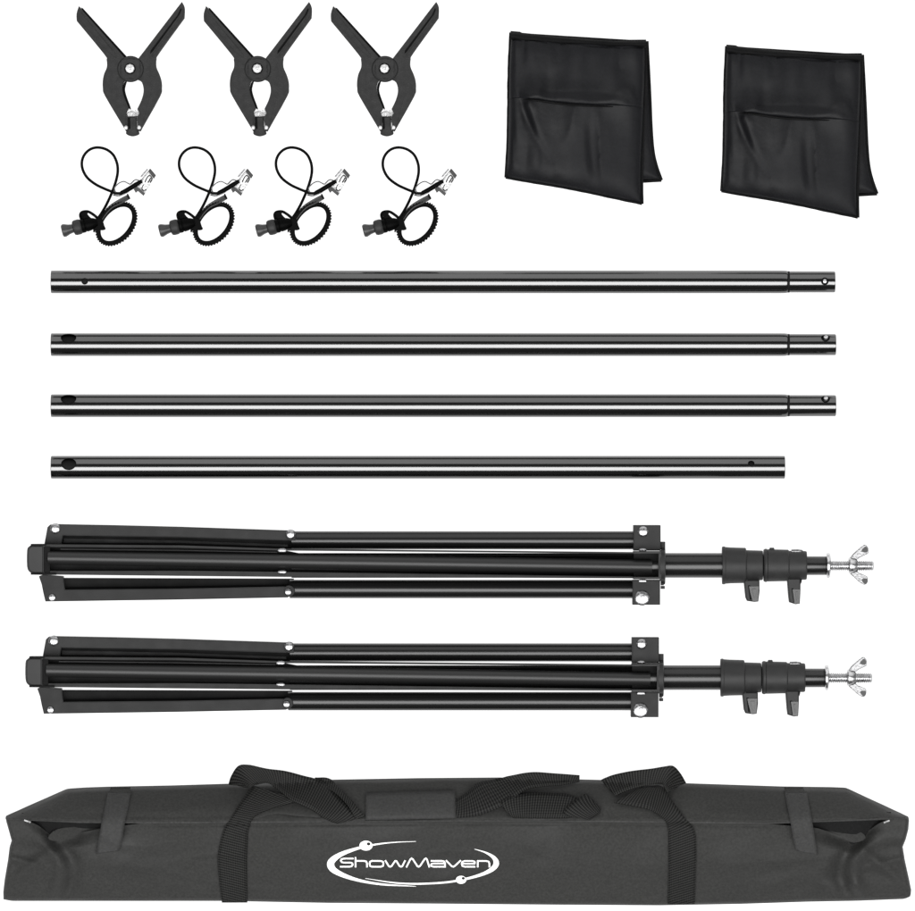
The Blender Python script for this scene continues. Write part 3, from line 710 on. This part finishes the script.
# front panel
bm = bmesh.new()
def fpanel(a, b):
    x0 = lerp(4, 910, a); v = lerp(soft(ybot, x0, 2), soft(yfront, x0, 2), b**.9)
    u = lerp(interp(xl, v), interp(xr, v), a)
    z = zfront(u, v)
    dip = soft(yfront, x0, 2)-soft(yflap, x0)                # the mouth of the bag gapes at both ends
    z -= min(14, dip*1.1)*sstep(.75, 1, b)
    d = min(abs(soft(ybot, x0, 2)-v)*1.0, (u-interp(xl, v)), (interp(xr, v)-u))
    return W(u, v, max(0, edge(z, d, 5)))
grid_mesh(bm, fpanel, 520, 64)
front = obj('front_panel', bm, 'bag', bag, angle=80)
# dark sheet standing in for the shaded hollow behind the gaping mouths
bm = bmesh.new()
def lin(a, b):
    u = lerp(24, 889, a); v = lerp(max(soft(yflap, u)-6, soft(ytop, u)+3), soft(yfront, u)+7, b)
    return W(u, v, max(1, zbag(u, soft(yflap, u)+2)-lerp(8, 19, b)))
grid_mesh(bm, lin, 200, 8); obj('hollow_shade', bm, 'hollow_shade', bag)
for pts in ([(50, 836), (60, 827), (84, 824.8), (103, 824.4), (104, 826.4), (80, 832), (60, 839)], [(864, 836), (853, 827), (830, 824.8), (815, 825), (814, 827), (836, 835), (852, 841)]):
    zz = zbag(pts[3][0], 830)-15
    bm = bmesh.new(); extrude(bm, smooth_poly(pts, 3), zz-4, zz, .4); obj('inner_fold', bm, 'bagfold', bag)
# top flap
bm = bmesh.new()
def flap(a, b):
    u = lerp(8.0, 905.6, a); v0, v1 = soft(yflap, u, 2), soft(ytop, u, 2); v = lerp(v0, v1, b)
    z = zbag(u, v)+2.2
    z += (1.6*noise.noise((u/70, v/14, 3))+.8*noise.noise((u/24, v/8, 6)))*sstep(0, .3, b)*sstep(1, .8, b)
    z += 1.2*math.exp(-((b-.06)/.05)**2)
    d = (v-v1)*1.0
    dl = min(u-6.0, 907.6-u)
    thin = sstep(3, 12, v0-v1)
    return W(u, v, max(0, lerp(z, edge(z, d, 4), thin)))
grid_mesh(bm, flap, 420, 26)
o = obj('top_flap', bm, 'bagfold', bag, angle=80)
bm = bmesh.new()
tube(bm, [(u, soft(yflap, u, 2)+.1, zbag(u, soft(yflap, u))+2.0+.5*noise.noise((u/20, 3, 1))) for u in [9+i*2.99 for i in range(300)]], 1.0, 8)
obj('flap_seam', bm, 'seam', o)
# ribbons on the bag
def ribbon(name, pairs, m, parent, thick=1.6, n=8, across=6, lift=None, uv=True):
    """pairs: ((u,v,z)|(u,v), (u,v,z)|(u,v)) down the length; z counts up from the bag's surface"""
    A, B = [], []
    for a, b in pairs:
        A.append((a[0], a[1], (a[2] if len(a) > 2 else 2.5))); B.append((b[0], b[1], (b[2] if len(b) > 2 else 2.5)))
    A, B = spline(A, n), spline(B, n); N = len(A)-1
    s = [0]
    for i in range(N):
        ca = Vector(((A[i+1][0]+B[i+1][0]-A[i][0]-B[i][0])/2, (A[i+1][1]+B[i+1][1]-A[i][1]-B[i][1])/2)).length; s.append(s[-1]+ca)
    wd = (Vector(A[0][:2])-Vector(B[0][:2])).length
    def fn(a, b):
        i = round(a*N); p = [lerp(x, y, b) for x, y in zip(A[i], B[i])]
        inside = p[1] > soft(ytop, p[0])
        base = zbag(p[0], max(p[1], soft(ytop, p[0]))) if inside else zbag(p[0], soft(ytop, p[0])+1)
        return W(p[0], p[1], base+p[2]+.35*noise.noise((p[0]/9, p[1]/9, 4)))
    bm = bmesh.new(); grid_mesh(bm, fn, N, across, lambda a, b: (s[round(a*N)], b*wd))
    o = obj(name, bm, m, parent)
    md = o.modifiers.new('thickness', 'SOLIDIFY'); md.thickness = thick*MM; md.offset = 0
    return o
# left handle
ribbon('webbing_strap', [((222.6, 901.0, 1.6), (248.0, 901.0, 1.6)), ((220.6, 880, 1.8), (248, 880, 1.8)), ((219.2, 858, 1.8), (248, 858, 1.8)), ((221.5, 842, 1.8), (248.8, 842, 1.8)), ((226, 826, 2.2), (250.2, 826, 2.2)), ((233, 815, 4), (257, 813.5, 5)), ((240.5, 802.5, 7), (274, 806, 8)), ((248.5, 791, 12), (290, 801.5, 12)), ((253.5, 784.2, 16), (302, 798, 13))], 'web', bag)
ribbon('webbing_strap', [((252, 787, 15), (229.4, 783, 4)), ((252.6, 785.6, 17), (232.6, 774, 12)), ((255, 783.8, 19), (239.4, 764.4, 21)), ((262, 782.2, 20), (250, 763.2, 22)), ((270, 782, 20), (268, 767, 21)), ((281, 789, 18), (286, 769.4, 18)), ((292, 797.6, 16), (304, 774.2, 14)), ((302, 802, 14), (320, 779, 10)), ((314, 808, 8), (332, 789, 7)), ((329, 818, 4), (350, 806.5, 5)), ((338, 821, 3), (361, 816, 4))], 'web', bag)
ribbon('webbing_strap', [((310, 783, 5), (316, 776.8, 3)), ((326, 786, 7), (330, 777.6, 6)), ((338, 793, 8), (342, 789, 8)), ((349, 804, 8), (353, 799, 8)), ((356, 816, 5), (366, 814.6, 6))], 'web', bag)
ribbon('webbing_strap', [((251, 814.6, 3), (255, 818, 2)), ((272, 803, 4), (275, 812, 3)), ((296, 800, 4), (300, 814, 3)), ((318, 800.5, 4), (322, 815.5, 3))], 'bagfold', bag, 1.2)
# centre wrap
ribbon('handle_wrap', [((366.2, 792.2, 5), (366.2, 817.6, 4)), ((395, 791, 5.4), (395, 817, 4.4)), ((426, 790.2, 5.4), (426, 816.4, 4.4)), ((455, 789.4, 5), (456, 815.8, 4))], 'velcro', bag, 2.4)
# right handle
ribbon('webbing_strap', [((454.6, 799.5, 4), (455, 815.6, 4)), ((466, 791.5, 7), (474, 813.6, 4)), ((478, 782, 10), (497, 806, 7)), ((493, 778.6, 12), (512, 797, 10)), ((512, 774, 14), (526, 787.6, 12)), ((532, 770.8, 13), (543, 784.6, 11)), ((556, 772.2, 10), (561, 783.4, 9)), ((579, 774.0, 7), (579, 780.4, 7))], 'web', bag)
ribbon('webbing_strap', [((499, 801, 9), (512, 815.4, 3)), ((509, 795, 11), (518, 815.8, 3)), ((530, 791.4, 9), (533, 816, 3)), ((552, 791.6, 8), (552, 816, 3)), ((568, 793, 7), (567, 815.6, 3)), ((581, 798, 5), (576, 813.6, 3))], 'web', bag)
ribbon('webbing_strap', [((561, 812, 5), (589, 817.4, 4)), ((566, 805, 8), (593.5, 814.6, 4)), ((575.6, 797.6, 10), (598, 811, 6)), ((585, 791.4, 9), (600, 807, 6))], 'web', bag)
ribbon('webbing_strap', [((600, 779, 5), (614.6, 794, 6)), ((612, 773.8, 10), (624, 789.4, 11)), ((630, 769.6, 16), (638, 785, 17)), ((650, 767, 20), (652, 783.0, 20)), ((662, 765, 22), (660, 782.6, 20)), ((672, 764.4, 21), (662.4, 784, 19)), ((679, 771.5, 14), (664, 787, 16)), ((685.0, 781.5, 5), (666, 791, 12))], 'web', bag)
ribbon('webbing_strap', [((613, 800.5, 8), (640, 785.8, 14)), ((628, 803, 7), (651, 784.4, 16)), ((646, 806.8, 6), (661, 785.4, 15)), ((656.5, 812, 5), (671, 799, 9)), ((664, 819.5, 3), (683, 815.5, 4)), ((667, 829, 2.4), (692.4, 827.5, 2.4)), ((667, 846, 1.8), (694.6, 845, 1.8)), ((667.4, 870, 1.8), (694.2, 870, 1.8)), ((667, 902.6, 1.6), (694, 902.2, 1.6))], 'web', bag)
# end closure tabs
ribbon('closure_tab', [((109.4, 792.0, 3.5), (132.2, 792.0, 3.5)), ((107.2, 806, 4), (130.2, 806, 4)), ((104.4, 820, 5), (127.4, 820, 5)), ((101, 838, 4), (124.4, 838, 4)), ((98.4, 851.4, 3.4), (121.6, 848.0, 3.4))], 'velcro', bag, 1.8)
ribbon('tab_loop', [((112, 786.2, 3), (131.5, 785.8, 3)), ((111, 790.0, 3.4), (131.6, 789.8, 3.4)), ((110.6, 794, 2.6), (131.6, 794, 2.6))], 'bagfold', bag, 1.4)
ribbon('closure_tab', [((783.4, 792.2, 3.5), (805.4, 792.2, 3.5)), ((785.4, 806, 4), (807.2, 806, 4)), ((788, 820, 5), (809.8, 820, 5)), ((791, 838, 4), (812.8, 838, 4)), ((794.2, 848.2, 3.4), (815.4, 852.6, 3.4))], 'velcro', bag, 1.8)
ribbon('tab_loop', [((783, 786.0, 3), (802, 786.6, 3)), ((783.4, 790, 3.4), (803, 790.2, 3.4)), ((784, 794, 2.6), (804, 794, 2.6))], 'bagfold', bag, 1.4)
for p in ([(27.0, 818.0), (33.4, 820.2)], [(886.6, 818.4), (881.0, 820.6)]):
    bm = bmesh.new(); tube(bm, [(u, v, zbag(u, v)+3.2) for u, v in p], .9, 8)
    obj('snap_edge', bm, 'silver', bag)
# ------------------------------------------------------------------ printed logo
def Lg(u, v): return (310+u/4.575, 820+v/4.575)
def stroke(bm, pts, w, dz=.9):
    """flat print following the cloth; w: one width or one per point"""
    P = [Vector(Lg(*p)) for p in pts]; n = len(P); Wd = w if isinstance(w, list) else [w]*n; L = []
    # densify
    Q, WW = [], []
    for i in range(n-1):
        k = max(1, int((P[i+1]-P[i]).length/1.2))
        for j in range(k): Q.append(P[i].lerp(P[i+1], j/k)); WW.append(lerp(Wd[i], Wd[i+1], j/k))
    Q.append(P[-1]); WW.append(Wd[-1])
    for i, p in enumerate(Q):
        d1 = (p-Q[i-1]).normalized() if i else (Q[1]-p).normalized()
        d2 = (Q[i+1]-p).normalized() if i < len(Q)-1 else d1
        t = (d1+d2); t = t.normalized() if t.length > .2 else d2
        nn = Vector((-t.y, t.x)); c = max(.55, abs(nn.dot(Vector((-d1.y, d1.x)))))
        h = WW[i]/4.575/2/c
        L.append([bm.verts.new(W(*(p+nn*h), zfront(*(p+nn*h))+dz)), bm.verts.new(W(*(p-nn*h), zfront(*(p-nn*h))+dz))])
    for a, b in zip(L, L[1:]): bm.faces.new((a[0], a[1], b[1], b[0]))
def disc(bm, c, rx, ry, dz):
    c = Vector(Lg(*c)); ce = bm.verts.new(W(*c, zfront(*c)+dz))
    r = []
    for k in range(28):
        p = (c.x+rx/4.575*math.cos(k*math.pi/14), c.y+ry/4.575*math.sin(k*math.pi/14)); r.append(bm.verts.new(W(*p, zfront(*p)+dz)))
    for k in range(28): bm.faces.new((ce, r[k], r[(k+1) % 28]))
def arc(pts, n=4): return spline(pts, n)
glyphs = {
 'S': [[(202, 166), (158, 166), (147, 169), (144, 176), (149, 183), (158, 185), (188, 185), (196, 188), (198, 195), (193, 202), (184, 204), (140, 204)]],
 'h': [[(211, 159), (211, 207)], [(211, 177), (250, 177), (260, 180), (263, 188), (263, 207)]],
 'o': [[(306, 177), (286, 177), (277, 181), (275, 190), (277, 200), (286, 204), (326, 204), (336, 200), (338, 190), (336, 181), (326, 177), (306, 177)]],
 'w': [[(346, 174), (362, 201), (368, 204), (375, 201), (391, 177), (397, 177), (411, 201), (418, 204), (424, 201), (437, 174)]],
 'M': [[(442, 207), (460, 170), (466, 165), (472, 169), (492, 201), (498, 204), (504, 201), (525, 169), (531, 165), (536, 170), (547, 207)]],
 'a': [[(553, 177), (604, 177), (614, 180), (618, 188), (618, 204), (566, 204), (556, 201), (554, 196), (557, 191), (566, 189), (618, 189)]],
 'v': [[(622, 174), (648, 201), (655, 204), (662, 201), (690, 174)]],
 'e': [[(756, 204), (708, 204), (697, 200), (694, 190), (697, 181), (708, 177), (742, 177), (752, 180), (754, 185), (752, 190), (694, 190)]],
 'n': [[(767, 207), (767, 177), (805, 177), (816, 180), (820, 188), (820, 207)]],
}
bm = bmesh.new()
for i, ch in enumerate('ShowMaven'):
    for k, s in enumerate(glyphs[ch]): stroke(bm, s, 7.4, 1.0+.07*i+.05*k)
obj('logo_lettering', bm, 'print', front, smooth=False)
bm = bmesh.new()
pw = [(486, 87, 2), (400, 90, 4), (320, 98, 7), (230, 116, 12), (150, 144, 20), (108, 172, 29), (98, 195, 33), (112, 220, 28), (160, 246, 20), (240, 271, 13), (340, 287, 9), (486, 296, 2)]
s = spline(pw, 6); stroke(bm, [(p[0], p[1]) for p in s], [max(1.2, p[2]) for p in s], .9)
pw = [(752, 122, 2), (800, 137, 7), (838, 160, 16), (851, 188, 25), (833, 215, 21), (780, 242, 14), (690, 266, 10), (600, 279, 9), (480, 284, 8), (380, 278, 6), (255, 258, 2)]
s = spline(pw, 6); stroke(bm, [(p[0], p[1]) for p in s], [max(1.2, p[2]) for p in s], 1.0)
disc(bm, (259, 106), 30, 23, 1.3); disc(bm, (691, 265), 24, 19, 1.3)
lo = obj('logo_swoosh', bm, 'print', front, smooth=False)
bm = bmesh.new(); disc(bm, (271, 98), 8, 7, 1.7); disc(bm, (701, 258), 7, 6, 1.7)
obj('logo_dots', bm, 'printdot', lo, smooth=False)

# ------------------------------------------------------------------ light, world, camera
w = bpy.data.worlds.new('World'); S.world = w; w.use_nodes = True
bg = w.node_tree.nodes['Background']; bg.inputs[0].default_value = (1, 1, 1, 1); bg.inputs[1].default_value = .10
def area(name, loc, sx, sy, L, target=(0, 0, 0)):
    d = bpy.data.lights.new(name, 'AREA'); d.shape = 'RECTANGLE'; d.size = sx; d.size_y = sy; d.energy = L*math.pi*sx*sy
    o = bpy.data.objects.new(name, d); COL.objects.link(o); o.location = loc
    o.rotation_euler = (Vector(target)-Vector(loc)).to_track_quat('-Z', 'Y').to_euler(); return o
area('overhead_strip_softbox', (0, -2.75, 10), 16, 5.9, 7.6)
area('overhead_wide_softbox', (0, -2.9, 10.6), 18, 9.6, .35)
area('back_softbox', (0, 13, 7.2), 26, 15, 1.3)
cam = bpy.data.cameras.new('camera'); co = bpy.data.objects.new('camera', cam); COL.objects.link(co)
H = 8.0
co.location = (0, 0, H); co.rotation_euler = (0, 0, 0)
cam.sensor_width = 36; cam.lens = 36*H/.915; cam.clip_end = 60; cam.clip_start = .1
S.camera = co
S.render.engine = 'CYCLES'; S.cycles.samples = 128; S.cycles.use_denoising = True
S.render.resolution_x = 1024; S.render.resolution_y = 1020
S.view_settings.view_transform = 'Standard'; S.view_settings.look = 'None'; S.view_settings.exposure = 0
